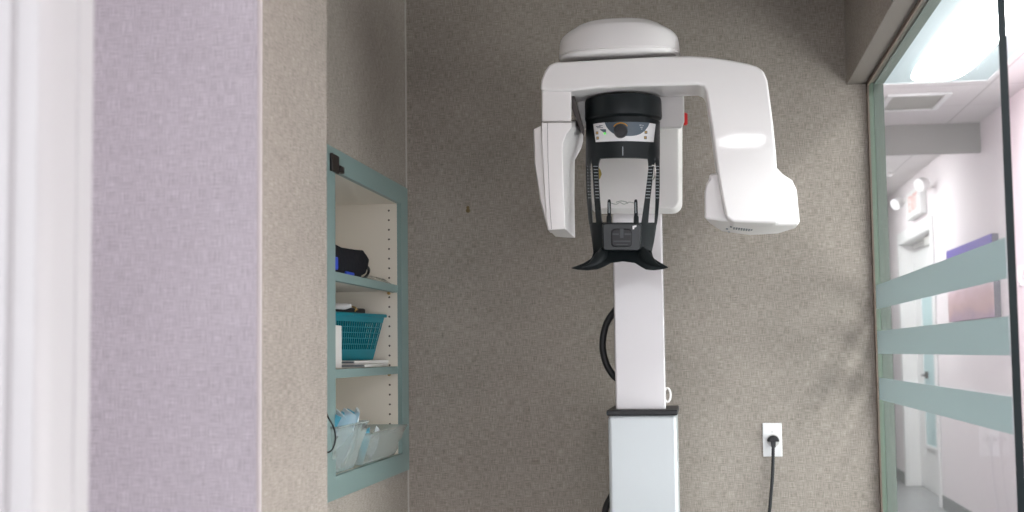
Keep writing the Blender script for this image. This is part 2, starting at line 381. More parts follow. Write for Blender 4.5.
# ceiling vent
v0 = onZ(892, 93, ZC); v1 = onZ(953, 91.5, ZC); v2 = onZ(936, 107.5, ZC)
t = empty('ceiling_vent', (v0.x+.2, v0.y+.2, ZC)); x0, x1, y0, y1 = v0.x-.02, v1.x, v1.y, v2.y+.02
b = B()
for a in ((x0, x0+.035, y0, y1), (x1-.035, x1, y0, y1), (x0+.035, x1-.035, y0, y0+.035), (x0+.035, x1-.035, y1-.035, y1)): box(b, *a, ZC-.014, ZC)
obj('frame', b, WHITE, t, bevel=.003)
b = B()
for k in range(9):
    yy = y0+.05 + (y1-y0-.1)*k/8; box(b, x0+.035, x1-.035, yy-.012, yy+.012, ZC-.008, ZC-.006)
obj('louvre', b, pbr('vent_grey', (.42, .42, .38), .6), t)
tag(t, 'square white framed air vent in the hall ceiling beyond the bright light', 'air vent')
# smoke detector
p = onZ(886, 172, ZC); b = B(); lathe(b, p.x, p.y, [(.055, ZC), (.055, ZC-.02), (.04, ZC-.035), (.01, ZC-.038)], 24)
tag(obj('smoke_detector', b, WHITE), 'small round white detector on the far hall ceiling', 'detector')

# exit sign on the hall wall
xs = W-.055
ea, eb = onX(919.5, 200, xs).y, onX(906, 200, xs).y
zt, zo = onX(919, 184.5, xs).z, onX(919, 213.5, xs).z
t = empty('exit_sign', (W, (ea+eb)/2, zo))
b = B(); box(b, xs, W, ea, eb, zo, zt); obj('housing', b, WHITE, t, bevel=.008)
cu = bpy.data.curves.new('exit_text', 'FONT'); cu.body = 'EXIT'; cu.size = (zt-zo)*.85; cu.extrude = .002; cu.align_x = 'CENTER'; cu.align_y = 'CENTER'
to = bpy.data.objects.new('tmp', cu); COL.objects.link(to); dg = bpy.context.evaluated_depsgraph_get()
me = bpy.data.meshes.new_from_object(to.evaluated_get(dg)); bpy.data.objects.remove(to)
me.transform(Matrix.Translation((xs-.001, (ea+eb)/2, (zt+zo)/2)) @ Matrix(((0, 0, -1, 0), (-1, 0, 0, 0), (0, 1, 0, 0), (0, 0, 0, 1))) @ Matrix.Diagonal((1.1, 1, 1, 1)))
me.materials.append(pbr('exit_red', (.80, .42, .38), .5))
o = bpy.data.objects.new('exit_lettering', me); COL.objects.link(o); o.parent = t; o.matrix_parent_inverse = Matrix.Translation(-t.location)
for yy, zz in ((eb+.14, zt-.05), (ea-.42, zt-.04)):
    b = B(); tube(b, [(W-.13, yy-.03, zz-.02), (W-.09, yy+.0, zz), (W-.06, yy+.02, zz+.01)], [.05, .047, .025], 20); h = obj('lamp_head', b, WHITE, t)
    b = B(); tube(b, [(W-.07, yy+.01, zz), (W-.03, (ea+eb)/2+(yy-(ea+eb)/2)*.5, zt-.05)], .012); obj('bracket', b, SHELLG, h)
tag(t, 'white exit sign with two round emergency lamp heads above the hall door', 'exit sign')

# canvas picture
ya, yz = onX(1000, 275, W).y, onX(953.5, 280, W).y
zt = (onX(996.7, 233, W-.04).z + onX(953, 247.5, W-.04).z)/2; zo = (onX(1000, 317, W-.04).z+onX(954, 321, W-.04).z)/2
t = empty('canvas_picture', (W, (ya+yz)/2, zo))
b = B(); box(b, W-.04, W-.001, ya, yz, zo, zt); obj('stretcher', b, pbr('canvas_edge', (.16, .15, .18), .6), t)
b = B(); box(b, W-.043, W-.04, ya, yz, zo, zt); obj('print', b, picture_mat(), t)
tag(t, 'unframed canvas print in purple and pink on the hall wall behind the glass', 'picture')
# light switch
p = onX(1020, 276, W); b = B(); t = empty('light_switch', (W, p.y, p.z))
box(b, W-.007, W, p.y-.045, p.y+.035, p.z-.058, p.z+.058); obj('cover_plate', b, WHITE, t, bevel=.003)
b = B(); box(b, W-.014, W-.006, p.y-.02, p.y+.01, p.z-.033, p.z+.033); obj('rocker', b, WHITE, t, bevel=.002)
tag(t, 'white rocker light switch on the hall wall at the right edge past the glass', 'light switch')

# ================================================================== BUILT-IN CABINET
t = empty('built_in_cabinet', (XF, (YCA+YCB)/2, ZCB))
zi1 = onX(400.7, 203.5, XF).z; zi0 = ZCB+.06; yi1 = onX(401.5, 300, XF).y; yi0 = onX(335.5, 300, XF).y
b = B()
box(b, XL, XF, YCA, yi0, ZCB, ZCT); box(b, XL, XF, yi1, YCB, ZCB, ZCT); box(b, XL, XF, yi0, yi1, zi1, ZCT); box(b, XL, XF, yi0, yi1, ZCB, zi0)
obj('face_frame', b, GREEN, t)
XI = XL-.36
b = B()
box(b, XI, XL, yi1, yi1+.016, zi0-.016, zi1+.016); box(b, XI, XL, yi0-.016, yi0, zi0-.016, zi1+.016)
box(b, XI, XL, yi0, yi1, zi1, zi1+.016); box(b, XI, XL, yi0, yi1, zi0-.016, zi0); box(b, XI-.016, XI, yi0-.016, yi1+.016, zi0-.016, zi1+.016)
obj('carcass', b, CREAM, t)
px_ = onY(389.3, 300, yi1).x; z = zi1-.022; HOLE = pbr('hole_dark', (.06, .045, .035), .9)
while z > zi0+.03:
    b = B(); tube(b, [(px_, yi1-.0006, z), (px_, yi1+.004, z)], .0034, 8); obj('pin_hole', b, HOLE, t); z -= .0318
zs1 = onX(398, 284.5, XF).z; zs2 = onX(398, 366.5, XF).z
for z in (zs1, zs2):
    b = B(); box(b, XI, XF-.03, yi0, yi1, z-.019, z); sh = obj('shelf', b, CREAM, t)
    b = B(); box(b, XF-.03, XF-.012, yi0, yi1, z-.024, z); obj('shelf_edging', b, GREEN, sh)
    b = B(); tube(b, [(px_, yi1-.012, z-.026), (px_, yi1, z-.026)], .005, 8); obj('shelf_pin', b, GOLD, sh)
tag(t, 'sage green framed shelf cabinet set into the left wall with cream interior', 'cabinet')
# latch on the frame
def fx(px, py, X=XF): return onX(px, py, X)
b = B(); a0 = fx(329.6, 163); a1 = fx(336.8, 163); zz0 = fx(333, 172.5).z; zz1 = fx(333, 154.5).z
box(b, XF, XF+.008, a0.y, a1.y, zz0, zz1)
a2 = fx(340.5, 163); box(b, XF, XF+.012, a1.y-.002, a2.y, fx(338, 173).z, fx(338, 166).z)
o = obj('cabinet_latch', b, BROWN, t, bevel=.003, label='dark brown metal latch')

# --- things on the shelves
# pouch
sx = XF-.028
ya, yb_ = yi0+.01, fx(369.5, 250, sx).y
zt = fx(369, 251, sx).z
b = B(); prof = []
ys = [ya, ya+.05, ya+.2, yb_-.12, yb_-.03, yb_]
rs = []
for k, yy in enumerate(ys):
    u = k/5; h = zt-zs1-.006*k*0
    zl = zs1+.003+ (.0 if k < 4 else (.015 if k == 4 else .045)); top = zt-.004+(.006*sin(k*2.1))
    wx = .13 - .02*u
    rs.append([(sx-.004, yy, zl), (sx, yy, (zl+top)/2), (sx-.012, yy, top), (sx-wx+.02, yy, top-.004), (sx-wx, yy, (zl+top)/2), (sx-wx+.01, yy, zl)])
rings(b, rs)
pouch = obj('soft_pouch', b, NYLON, bevel=.004)
b = B(); box(b, sx-.05, sx+.003, ya+.0, fx(337.5, 260, sx).y, fx(337, 270, sx).z, fx(337, 257, sx).z); obj('blue_panel', b, BLUE, pouch, bevel=.004, label='blue side panel')
b = B(); box(b, sx-.06, sx+.002, fx(346, 272, sx).y, fx(354, 272, sx).y, zs1+.002, zs1+.012); obj('piping', b, BLUE, pouch, bevel=.003, label='blue lower piping')
b = B(); c = fx(369, 269.5, sx); ring = []
for k in range(20):
    a = 2*pi*k/20; ring.append((c.x-.02+.01*sin(a), c.y+.065*cos(a), zs1+.024+.019*sin(a)))
tube(b, ring, .0045, 8, closed=True); obj('strap_loop', b, DARKR, pouch)
b = B(); tube(b, spline([(c.x-.02, c.y-.05, zs1+.015), (c.x-.03, c.y-.12, zs1+.03), (c.x-.03, c.y-.2, zs1+.04)]), .012, 8); obj('strap', b, NYLON, pouch)
tag(pouch, 'black soft pouch with blue piping and a loop strap on the top shelf', 'pouch')
# crumpled clear film bag on top shelf
def crumple(name, x0, x1, y0, y1, z0, hts, mat, seed, amp=.006):
    rnd = random.Random(seed); n = 9; b = B(); g = []
    for i in range(n):
        for j in range(n):
            u, v = i/(n-1), j/(n-1); h = (sin(pi*u)*sin(pi*v))**.6
            g.append(b.verts.new((x0+(x1-x0)*u+rnd.uniform(-amp, amp)*h, y0+(y1-y0)*v+rnd.uniform(-amp, amp)*h, z0+hts*h*(.6+.6*rnd.random()))))
    for i in range(n-1):
        for j in range(n-1): b.faces.new((g[i*n+j], g[i*n+n+j], g[i*n+n+j+1], g[i*n+j+1]))
    lo = [b.verts.new((x0+(x1-x0)*u, y0+(y1-y0)*v, z0-.0005)) for u, v in ((0, 0), (1, 0), (1, 1), (0, 1))]
    b.faces.new(lo)
    return obj(name, b, mat, sharp=20)
tag(crumple('clear_bag', sx-.09, sx+.008, fx(371, 275, sx).y, fx(393, 283, sx).y, zs1+.001, .022, FILM, 3), 'flattened clear plastic bag beside the black pouch on the top shelf', 'plastic bag')

# basket on the second shelf
BK = []
def basket():
    t = empty('plastic_basket', (XL-.05, -.25, zs2))
    yb0 = -.55; zt = onY(362, 315, -.33).z; z0 = zs2+.0225
    A_, C_ = onY(328, 315, -.56), onY(384, 317, -.15); A_.z = C_.z = 0
    e = (C_-A_).normalized(); g_ = Vector((-e.y, e.x, 0)); Wd = .215
    top = [(p.x, p.y) for p in (A_+g_*Wd, A_, C_, C_+g_*Wd)]
    bot = [(p.x, p.y) for p in (A_+g_*(Wd-.025)+e*.04, A_+g_*.018+e*.04, C_+g_*.018-e*.055, C_+g_*(Wd-.025)-e*.055)]
    xr1 = A_.x; BK.extend([A_, e, g_])
    b = B()
    def q(i, u, v, off=0):
        a = Vector((*bot[i], z0)).lerp(Vector((*bot[(i+1) % 4], z0)), u); c = Vector((*top[i], zt)).lerp(Vector((*top[(i+1) % 4], zt)), u)
        p_ = a.lerp(c, v)
        return p_
    for i in range(4):
        n = (Vector((*bot[(i+1) % 4], 0))-Vector((*bot[i], 0))).cross(Vector((0, 0, 1))).normalized()*.0022
        def cell(u0, u1, v0, v1, th=1):
            P = [q(i, u0, v0), q(i, u1, v0), q(i, u1, v1), q(i, u0, v1)]
            rings(b, [[x+n*th for x in P], [x-n*th for x in P]])
        for v0, v1 in ((0, .24), (.345, .365), (.475, .495), (.60, .62), (.725, .745), (.85, 1)): cell(0, 1, v0, v1)
        m = 16 if i % 2 == 0 else 24
        for k in range(m+1):
            u = k/m; cell(max(0, u-.0075), min(1, u+.0075), .22, .86, .8)
    rings(b, [[(x, y, z0) for x, y in bot], [(x, y, z0+.004) for x, y in bot]])
    o = obj('basket_wall', b, TEAL, t, smooth=False)
    b = B(); cx_ = sum(x for x, y in top)/4; cy_ = sum(y for x, y in top)/4
    def off(d): return [(x+(x-cx_)*d*6, y+(y-cy_)*d*4) for x, y in top]
    A, I = off(.010), off(-.002)
    for k in range(4):
        P = [A[k], A[(k+1) % 4], I[(k+1) % 4], I[k]]
        rings(b, [[(x, y, zt-.004) for x, y in P], [(x, y, zt+.006) for x, y in P]])
    obj('rim', b, TEAL, t, bevel=.002)
    tag(t, 'teal slotted plastic basket on the middle shelf of the green cabinet', 'basket')
    return xr1, yb0, zt, z0
xr1, yb0, zt, z0 = basket()
# black case and white handle lying in the basket
t = empty('black_case', (xr1-.12, yb0+.1, zt)); b = B()
A_, e_, g_ = BK; zc1 = onY(360, 307.8, -.3).z
rs = [[A_+e_*a_+g_*c_+Vector((0, 0, z_)) for a_, c_ in ((.09, .032), (.335, .028), (.335, .16), (.09, .16))] for z_ in (z0+.012, zc1)]
rings(b, rs); obj('case_body', b, DARKR, t, bevel=.006)
b = B(); tube(b, spline([onY(350, 306, -.43), onY(356, 308, -.44), onY(355, 311.5, -.44)]), .0025, 8); tube(b, [onY(350, 305, -.43), onY(358, 310, -.435)], .002, 8); obj('clasp', b, GOLD, t)
tag(t, 'small black case lying in the teal basket', 'case')
b = B(); tube(b, [onY(325, 306, -.47), onY(345, 306.5, -.47), onY(351, 305.8, -.47)], [.008, .0095, .006], 14)
tag(obj('white_handle', b, WHITE), 'white rounded plastic handle lying across the teal basket', 'handle')
# papers under basket
for k in range(2):
    b = B(); M = Matrix.Translation((XL-.14, -.3, 0)) @ Matrix.Rotation(.05-.09*k, 4, 'Z')
    box(b, -.13, .115-.012*k, -.22+.01*k, .2, zs2+.001+.0105*k, zs2+.0105+.0105*k, M); o = obj('paper_pad', b, CARD, smooth=False)
    b = B(); box(b, .02, .112-.012*k, -.2215+.01*k, -.22+.01*k, zs2+.004+.0105*k, zs2+.008+.0105*k, M); obj('printed_edge', b, GREYP, o)
    tag(o, ['lower white paper pad flat on the middle shelf under the basket', 'upper white paper pad directly under the teal basket'][k], 'paper pad', 'paper pads under the basket')
# white carton at left front of middle shelf
b = B(); p = fx(343.5, 340, XF-.05)
x1 = onY(341.8, 340, -.60).x
box(b, x1-.10, x1, -.68, -.60, zs2+.001, onY(340, 325, -.68).z); o = obj('carton', b, CARD, bevel=.002)
b = B(); box(b, x1-.09, x1-.008, -.6812, -.68, zs2+.035, zs2+.040); box(b, x1-.09, x1-.02, -.6812, -.68, zs2+.025, zs2+.029); obj('printed_line', b, pbr('faint_ink', (.35, .36, .4), .6), o)
tag(o, 'upright white carton on the middle shelf left of the teal basket', 'carton')

# clear bins with packets at the bottom
def bin_(y0, y1, zt, lab, seed, xf):
    rnd = random.Random(seed)
    t = empty('clear_bin', (XL-.05, (y0+y1)/2, zi0)); th = .0018
    xb = xf-.035; xk = XL-.2; b = B()
    top = [(xk, y0), (xf, y0), (xf, y1), (xk, y1)]; bot = [(xk+.01, y0+.03), (xb, y0+.03), (xb, y1-.03), (xk+.01, y1-.03)]
    rs = []
    for k in range(6):
        v = k/5; ring = []
        for i in range(4):
            for s in range(6):
                u = s/6; a = Vector((*bot[i], 0)).lerp(Vector((*bot[(i+1) % 4], 0)), u); c = Vector((*top[i], 0)).lerp(Vector((*top[(i+1) % 4], 0)), u)
                p_ = a.lerp(c, v); p_.z = zi0+.003+(zt-zi0)*v
                if 0 < k: p_ += Vector((rnd.uniform(-.004, .004), rnd.uniform(-.004, .004), rnd.uniform(-.003, .003)))
                ring.append(p_)
        rs.append(ring)
    rings(b, rs, cap=False); b.verts.ensure_lookup_table(); b.faces.new([b.verts[i] for i in range(24)][::-1])
    o = obj('bin_body', b, CLEARP, t, sharp=25); md = o.modifiers.new('solid', 'SOLIDIFY'); md.thickness = th
    b = B(); tube(b, [(x, y, zt+.003) for x, y in top], .0035, 8, closed=True); obj('rim', b, CLEARP, t)
    tag(t, lab, 'bin', 'clear bins on the cabinet bottom')
YB0 = fx(336, 450, XF+.012).y; YBM = fx(366, 430, XF+.012).y; YB1 = fx(402, 430, XF+.012).y
bin_(YB0-.01, YBM-.006, fx(345, 427.5, XF+.02).z, 'cloudy clear plastic bin full of blue packets, left on the cabinet bottom', 1, XF+.02)
bin_(YBM+.002, YB1, fx(390, 430.5, XF+.028).z, 'cloudy clear plastic bin with few packets, right on the cabinet bottom', 2, XF+.028)
PK = [(.10, .0, CYANP, 'pale blue wrapped packet standing in the left clear bin'), (.2, .3, WHITEP, 'white wrapped packet standing in the left clear bin'), (.32, -.2, CYANP, 'blue wrapped packet in the middle of the left clear bin'),
      (.46, .25, WHITEP, 'white wrapped packet leaning in the left clear bin'), (.6, -.1, CYANP, 'blue wrapped packet near the dividing side of the left clear bin'), (.74, .2, WHITEP, 'tall white wrapped packet highest in the left clear bin')]
for k, (u, lean, m, lab) in enumerate(PK):
    yy = YB0+.05+(YBM-YB0-.095)*k/5; b = B(); rnd = random.Random(k+40)
    M = Matrix.Translation((XF-.040+.012*(k % 2), yy, zi0+.082)) @ Matrix.Rotation(lean*.5, 4, 'X') @ Matrix.Rotation(.35, 4, 'Y') @ Matrix.Rotation(.9-.25*(k % 3), 4, 'Z')
    rs = []
    for j in range(8):
        z = -.065+.155*j/7; wv = .034*(1+.12*sin(j*2.+k)); tk = .012*sin(pi*(j+.4)/7.8)+.0015
        rs.append([M @ Vector((tk*c_+rnd.uniform(-.001, .001), wv*s_, z)) for c_, s_ in ((1, -.5), (1.1, 0), (1, .5), (.2, 1), (-1, .5), (-1.1, 0), (-1, -.5), (.2, -1))])
    rings(b, rs); tag(obj('wrapped_packet', b, m, sharp=50), lab, 'packet', 'wrapped packets in the clear bins')
for k, (u, m) in enumerate(((.2, CYANP), (.45, WHITEP))):
    yy = YBM+.04+(YB1-YBM)*u; b = B(); M = Matrix.Translation((XF-.03, yy, zi0+.05)) @ Matrix.Rotation(.25, 4, 'Y') @ Matrix.Rotation(.3-.6*k, 4, 'X')
    rs = []
    for j in range(6):
        z = -.04+.09*j/5; tk = .010*sin(pi*(j+.4)/5.8)+.0015
        rs.append([M @ Vector((tk*c_, .035*s_, z)) for c_, s_ in ((1, -.5), (1.1, 0), (1, .5), (.2, 1), (-1, .5), (-1.1, 0), (-1, -.5), (.2, -1))])
    rings(b, rs); tag(obj('wrapped_packet', b, m, sharp=50), ['pale blue wrapped packet seen through the right clear bin', 'white wrapped packet seen through the right clear bin'][k], 'packet', 'wrapped packets in the clear bins')
# cord loop hanging at the pillar corner
b = B(); X_ = XF+.03
tube(b, spline([onX(320, 402, XL+.002), onX(325, 409, XL+.008), onX(328, 417, X_), onX(333.5, 427, X_), onX(335.5, 438, X_), onX(333, 448, X_), onX(329, 452, X_-.008), onX(323, 452, XL+.006), onX(320, 450, XL+.001)], 8), .0022, 8)
tag(obj('hanging_cord', b, DARKR), 'thin black cord loop hanging in front of the cabinet frame beside the wall corner', 'cord')

# ================================================================== X-RAY MACHINE
mc = empty('panoramic_x_ray_machine', (onY(643, 500, -.3).x, -.3, 0))
tag(mc, 'white wall-side dental panoramic x-ray machine with black head support and arched arm', 'x-ray machine')
YC = -.35; 
xa, xb = onY(613.2, 300, YC).x, onY(664, 300, YC).x
xa2, xb2 = onY(614.5, 350, YC).x, onY(664.6, 350, YC).x
zt_col = onY(640, 110, YC).z
b = B(); box(b, xa2, xb2, YC, YC+.14, .9, zt_col); obj('column', b, ALU, mc, bevel=.006)
YB = -.43; z0 = onY(640, 415.5, YB).z; xa, xb = onY(608.6, 460, YB).x, onY(677.3, 460, YB).x
b = B(); box(b, xa, xb, YB, YB+.32, .02, z0); bs = obj('base_column', b, BASEW, mc, bevel=.012, seg=4)
b = B(); box(b, xa-.004, xb+.004, YB-.004, YB+.324, z0, z0+.016); obj('rim_cap', b, DARKR, bs, bevel=.004, label='black rim cap')
b = B(); box(b, xa-.05, xb+.05, YB-.08, -.014, 0, .02); obj('foot_plate', b, BASEW, bs, bevel=.004)
# ring clip at the right of the column
b = B(); c = onY(668, 395, YC+.04); tube(b, [(c.x+.010*cos(a)-.002, c.y, c.z+.021*sin(a)) for a in [2*pi*k/16 for k in range(16)]], .0035, 8, closed=True); obj('ring_clip', b, SHELL, mc)
# hose behind
yh = YC+.10
b = B(); tube(b, spline([onY(625, 300, yh), onY(614, 312, yh), onY(606, 325, yh), onY(602.6, 345, yh), onY(606, 363, yh), onY(614, 376, yh), onY(626, 385, yh)], 10), .0105, 12); obj('cable_hose', b, DARKR, mc)
b = B(); tube(b, spline([onY(622, 480, yh), onY(611, 497, yh), onY(605, 512, yh), onY(603, 540, yh), onY(612, 570, yh)], 8), .0105, 12); obj('cable_hose', b, DARKR, mc)
# carriage box behind the head support
b = B()
def rrect(x0, x1, y0, y1, r, n=5, rb=None):
    pts = []
    for cx_, cy_, a0 in ((x1-r, y0+r, -90), (x1-r, y1-r, 0), (x0+r, y1-r, 90), (x0+r, y0+r, 180)):
        for k in range(n+1):
            a = radians(a0+90*k/n); pts.append((cx_+r*cos(a), cy_+r*sin(a)))
    return pts
b = B(); loft(b, rrect(592, 679, 120, 208.5, 9), -.50, rrect(590, 682.5, 116, 214, 10), -.40)
loft(b, rrect(590, 682.5, 116, 214, 10), -.3999, rrect(592, 681.5, 118, 212.5, 10), -.345)
obj('carriage', b, SHELLM, mc, bevel=.006)
# neck reaching forward under the arm
YN0, YN1 = -.74, -.44
b = B(); loft(b, [(577, 94), (684, 93), (684.5, 122), (682, 128), (578, 128)], YN0, [(580, 99), (683, 97), (683, 124), (681, 129), (582, 130)], YN1)
nk = obj('neck_arm', b, SHELLG, mc, bevel=.006)
c = onY(685, 119, YN0+.05); b = B(); tube(b, [(c.x-.004, c.y, c.z), (c.x+.002, c.y, c.z), (c.x+.007, c.y, c.z)], [.018, .018, .015], 20); obj('stop_button', b, RED, nk, label='red emergency stop button')

# rotating arm: crossbar and right limb
YA = -.90; AD = .16
out = [(571, 91), (541, 90.5), (540.3, 88), (541, 80), (544.5, 71), (549, 64.5), (556, 61.6), (600, 59.8), (640, 57.4), (665, 56), (690, 55.6), (710, 56.8), (730, 59.8), (748, 63.3), (757, 66.2), (763.5, 70.5), (767.5, 80),
       (770, 98), (773, 122), (776, 152), (778, 185), (780.5, 219), (776, 223.5), (752, 222.8), (733, 222), (726, 217), (722, 198), (718, 175), (712, 130), (706, 92), (703.5, 86.5), (698, 84.5), (640, 86), (600, 88)]
b = B(); prism(b, out, YA, AD); arm = obj('rotating_arm', b, SHELL, mc, bevel=.011, seg=5)
# left block above the sensor
b = B(); loft(b, [(541.5, 88), (571.3, 88), (571.3, 121.6), (541.8, 121.6)], YA+.012, [(541.5, 90), (571.6, 90), (571.6, 121), (541.8, 121)], YA+.10); obj('sensor_mount', b, SHELL, arm, bevel=.004)
b = B(); loft(b, [(571.7, 94), (574.5, 96), (584.3, 131), (583.8, 137), (578, 124), (571.9, 108)], YA+.07, [(572, 94), (575, 97), (585, 131), (584.3, 137), (578, 124), (572, 110)], YA+.16); obj('inner_cover', b, GLOSSD, arm, bevel=.002)
# sensor head
Fp = [(541.5, 122.6), (556, 122.6), (571.6, 122.6), (571.5, 128), (566, 134.5), (562.8, 143), (562.4, 152), (563, 166), (564, 198), (565.3, 229), (556.5, 229.6), (548.4, 230), (546.6, 220), (545, 200), (543, 165), (541.8, 140)]
Bp = [(541.8, 122), (560, 121), (577, 119), (581, 126), (583.3, 133), (583.4, 141), (581.5, 148.5), (575, 160), (574.6, 198), (575.3, 238), (566, 237.6), (555, 236.6), (549, 222), (546, 200), (543.5, 165), (542, 140)]
b = B(); loft(b, Fp, YA+.004, Bp, YA+.18); sn = obj('sensor_head', b, SHELL, mc, bevel=.0025)
b = B(); loft(b, [(534, 129), (541.2, 125.5), (543.3, 160), (547, 190), (549.5, 229), (548, 230.5), (540.6, 200), (535, 163)], YA+.02, [(533, 130), (541, 127), (543, 160), (548, 195), (553, 233), (550, 233), (539.8, 201), (534.2, 163)], YA+.13); obj('side_cover', b, SHELL, sn, bevel=.004)
b = B()
def seam(pts, Y, r=.0008): tube(b, [onY(*p, Y) for p in pts], r, 6)
seam([(547.5, 123), (548, 160), (549.5, 200), (551.5, 229)], YA+.004); seam([(541.5, 122), (571.6, 122)], YA+.006); obj('panel_seam', b, pbr('seam_grey', (.30, .28, .28), .6), sn)
# tube head behind right limb
YT = YA+.06
Ft = [(704.5, 219), (704.3, 192), (706.2, 183), (709, 179.5), (709.2, 174), (716.5, 173), (740, 170), (776, 167), (783, 174), (792.5, 180.5), (796.8, 190), (799.8, 221), (798, 225.5), (780, 225.6), (750, 223), (722, 221)]
Bt = [(708, 222), (706.5, 195), (708.5, 186), (711, 182), (711.5, 177), (718, 176), (740, 173), (776, 170), (782, 177), (790, 184), (795, 194), (797.5, 223), (796, 228), (778, 233.6), (750, 235.5), (722, 231.5)]
b = B(); loft(b, Ft, YT, Bt, YT+.20); th = obj('tube_head', b, SHELL, mc, bevel=.010, seg=4)

def caster(o):
    dg = bpy.context.evaluated_depsgraph_get(); ev = o.evaluated_get(dg); me = ev.to_mesh(); 
    return BVHTree.FromPolygons([o.matrix_world @ v.co for v in me.vertices], [p.vertices for p in me.polygons])
bpy.context.view_layer.update()
bv = caster(th)
for px, py, w_, l_ in [(734+35*k/14, 228.0+2.2*sin(pi*(k+1)/18), .0022, .016) for k in range(15)] + [(727, 229, .003, .006), (731, 227, .003, .006), (729, 232, .003, .006), (773, 229.5, .003, .006)]:
    hit = bv.ray_cast(CAM, ray(px, py).normalized())
    if hit[0]:
        n_ = hit[1]; y_ = (Vector((0, 1, 0))-n_*n_.y).normalized(); x_ = y_.cross(n_)
        M = Matrix(((x_.x, y_.x, n_.x, hit[0].x), (x_.y, y_.y, n_.y, hit[0].y), (x_.z, y_.z, n_.z, hit[0].z), (0, 0, 0, 1)))
        b = B(); box(b, -w_, w_, -l_, l_, -.001, .0008, M); obj('vent_slot', b, GREYP, th, smooth=False)

# rotor cap above the arm
cyc = YA+.085; A_ = onY(559.5, 52, cyc).x; C_ = onY(680, 52, cyc).x; ccx = (A_+C_)/2; hw = (C_-A_)/2; hd = .125
zr = onY(630, 47, cyc-hd).z; ztop = onY(630, 20.6, cyc-hd*.45).z; hh = ztop-zr
zarm = onY(640, 57.4, YA).z
b = B(); rs = []
for sx_, sy_, z_ in [(.80, .8, -.009), (.93, .93, -.008), (.985, .985, -.004), (.992, .992, -.001), (.984, .984, 0), (.984, .984, .002), (1, 1, .003)] + [(a_, c_, hh*h_) for a_, c_, h_ in
        ((.995, .998, .2), (.985, .995, .4), (.972, .992, .5), (.945, .99, .585), (.90, .985, .66), (.84, .98, .73), (.78, .97, .785), (.765, .95, .80), (.71, .92, .87), (.63, .87, .93), (.5, .78, .975), (.3, .6, 1), (.02, .1, 1.003))]:
    rs.append([(ccx+hw*sx_*math.copysign(abs(cos(2*pi*k/96))**(2/2.7), cos(2*pi*k/96)), cyc+hd*sy_*math.copysign(abs(sin(2*pi*k/96))**(2/2.7), sin(2*pi*k/96)), zr+z_) for k in range(96)])
rings(b, rs)
cap = obj('rotor_cap', b, SHELL, mc, sharp=60)
b = B(); lathe(b, ccx, cyc, [(.70, zarm-.02), (.70, zr-.02)], 48, hw, hd*.9, 2.7); obj('rotor_collar', b, SHELLG, cap)

# ---------------- black head support
HC = onY(622.3, 110, -.80).x; HY = -.75; HR = (onY(661.3, 105, -.80).x-onY(583.6, 105, -.80).x)/2
zu = onY(623, 93, HY-HR).z; zl = onY(623, 113, HY-HR).z
b = B(); lathe(b, HC, HY, [(HR*.985, zu), (HR, zu-.006), (HR*1.0, zl+.02), (HR*1.005, zl+.006), (HR*.995, zl), (HR*.94, zl-.004)], 72)
hs = obj('head_support', b, BLACK, mc, sharp=40)
RB = HR*.985
def surf(px, py, off=0, R_=None, dep=.80):
    """where the sight line meets the rounded front of the head support (elliptic cylinder)"""
    R_ = (R_ or RB)+off; d = ray(px, py); p = onY(px, py, HY-R_*dep)
    for _ in range(12):
        x = max(-.985, min(.985, (p.x-HC)/R_)); Y = HY - R_*dep*math.sqrt(1-x*x); p = onY(px, py, Y)
    return p
def shell(b, grid, th=.010):                       # grid of view points -> closed shell hugging the cylinder
    m, n = len(grid), len(grid[0])
    fr = [[b.verts.new(surf(*q)) for q in row] for row in grid]
    bk = []
    for row in fr:
        r_ = []
        for v in row:
            d = Vector((v.co.x-HC, (v.co.y-HY), 0)); r_.append(b.verts.new(v.co + Vector((0, th, 0)) - d.normalized()*.0015))
        bk.append(r_)
    for i in range(m-1):
        for j in range(n-1):
            b.faces.new((fr[i][j], fr[i][j+1], fr[i+1][j+1], fr[i+1][j])); b.faces.new((bk[i][j], bk[i+1][j], bk[i+1][j+1], bk[i][j+1]))
    for i in range(m-1):
        b.faces.new((fr[i][0], fr[i+1][0], bk[i+1][0], bk[i][0])); b.faces.new((fr[i][-1], bk[i][-1], bk[i+1][-1], fr[i+1][-1]))
    for j in range(n-1):
        b.faces.new((fr[0][j], bk[0][j], bk[0][j+1], fr[0][j+1])); b.faces.new((fr[-1][j], fr[-1][j+1], bk[-1][j+1], bk[-1][j]))
def lerp(a, b_, t): return a+(b_-a)*t
def interp(tab, y):
    for a, c in zip(tab, tab[1:]):
        if y <= c[0]:
            t = (y-a[0])/(c[0]-a[0]); t = max(0, t); return [lerp(p, q, t) for p, q in zip(a[1:], c[1:])]
    return list(tab[-1][1:])
def strip(b, tab, n=6, rows=None, th=.010):
    y0, y1 = tab[0][0], tab[-1][0]; rows = rows or max(2, int((y1-y0)/3)); g = []
    for i in range(rows+1):
        y = lerp(y0, y1, i/rows); l, r = interp(tab, y); g.append([(lerp(l, r, j/n), y) for j in range(n+1)])
    shell(b, g, th)
b = B()
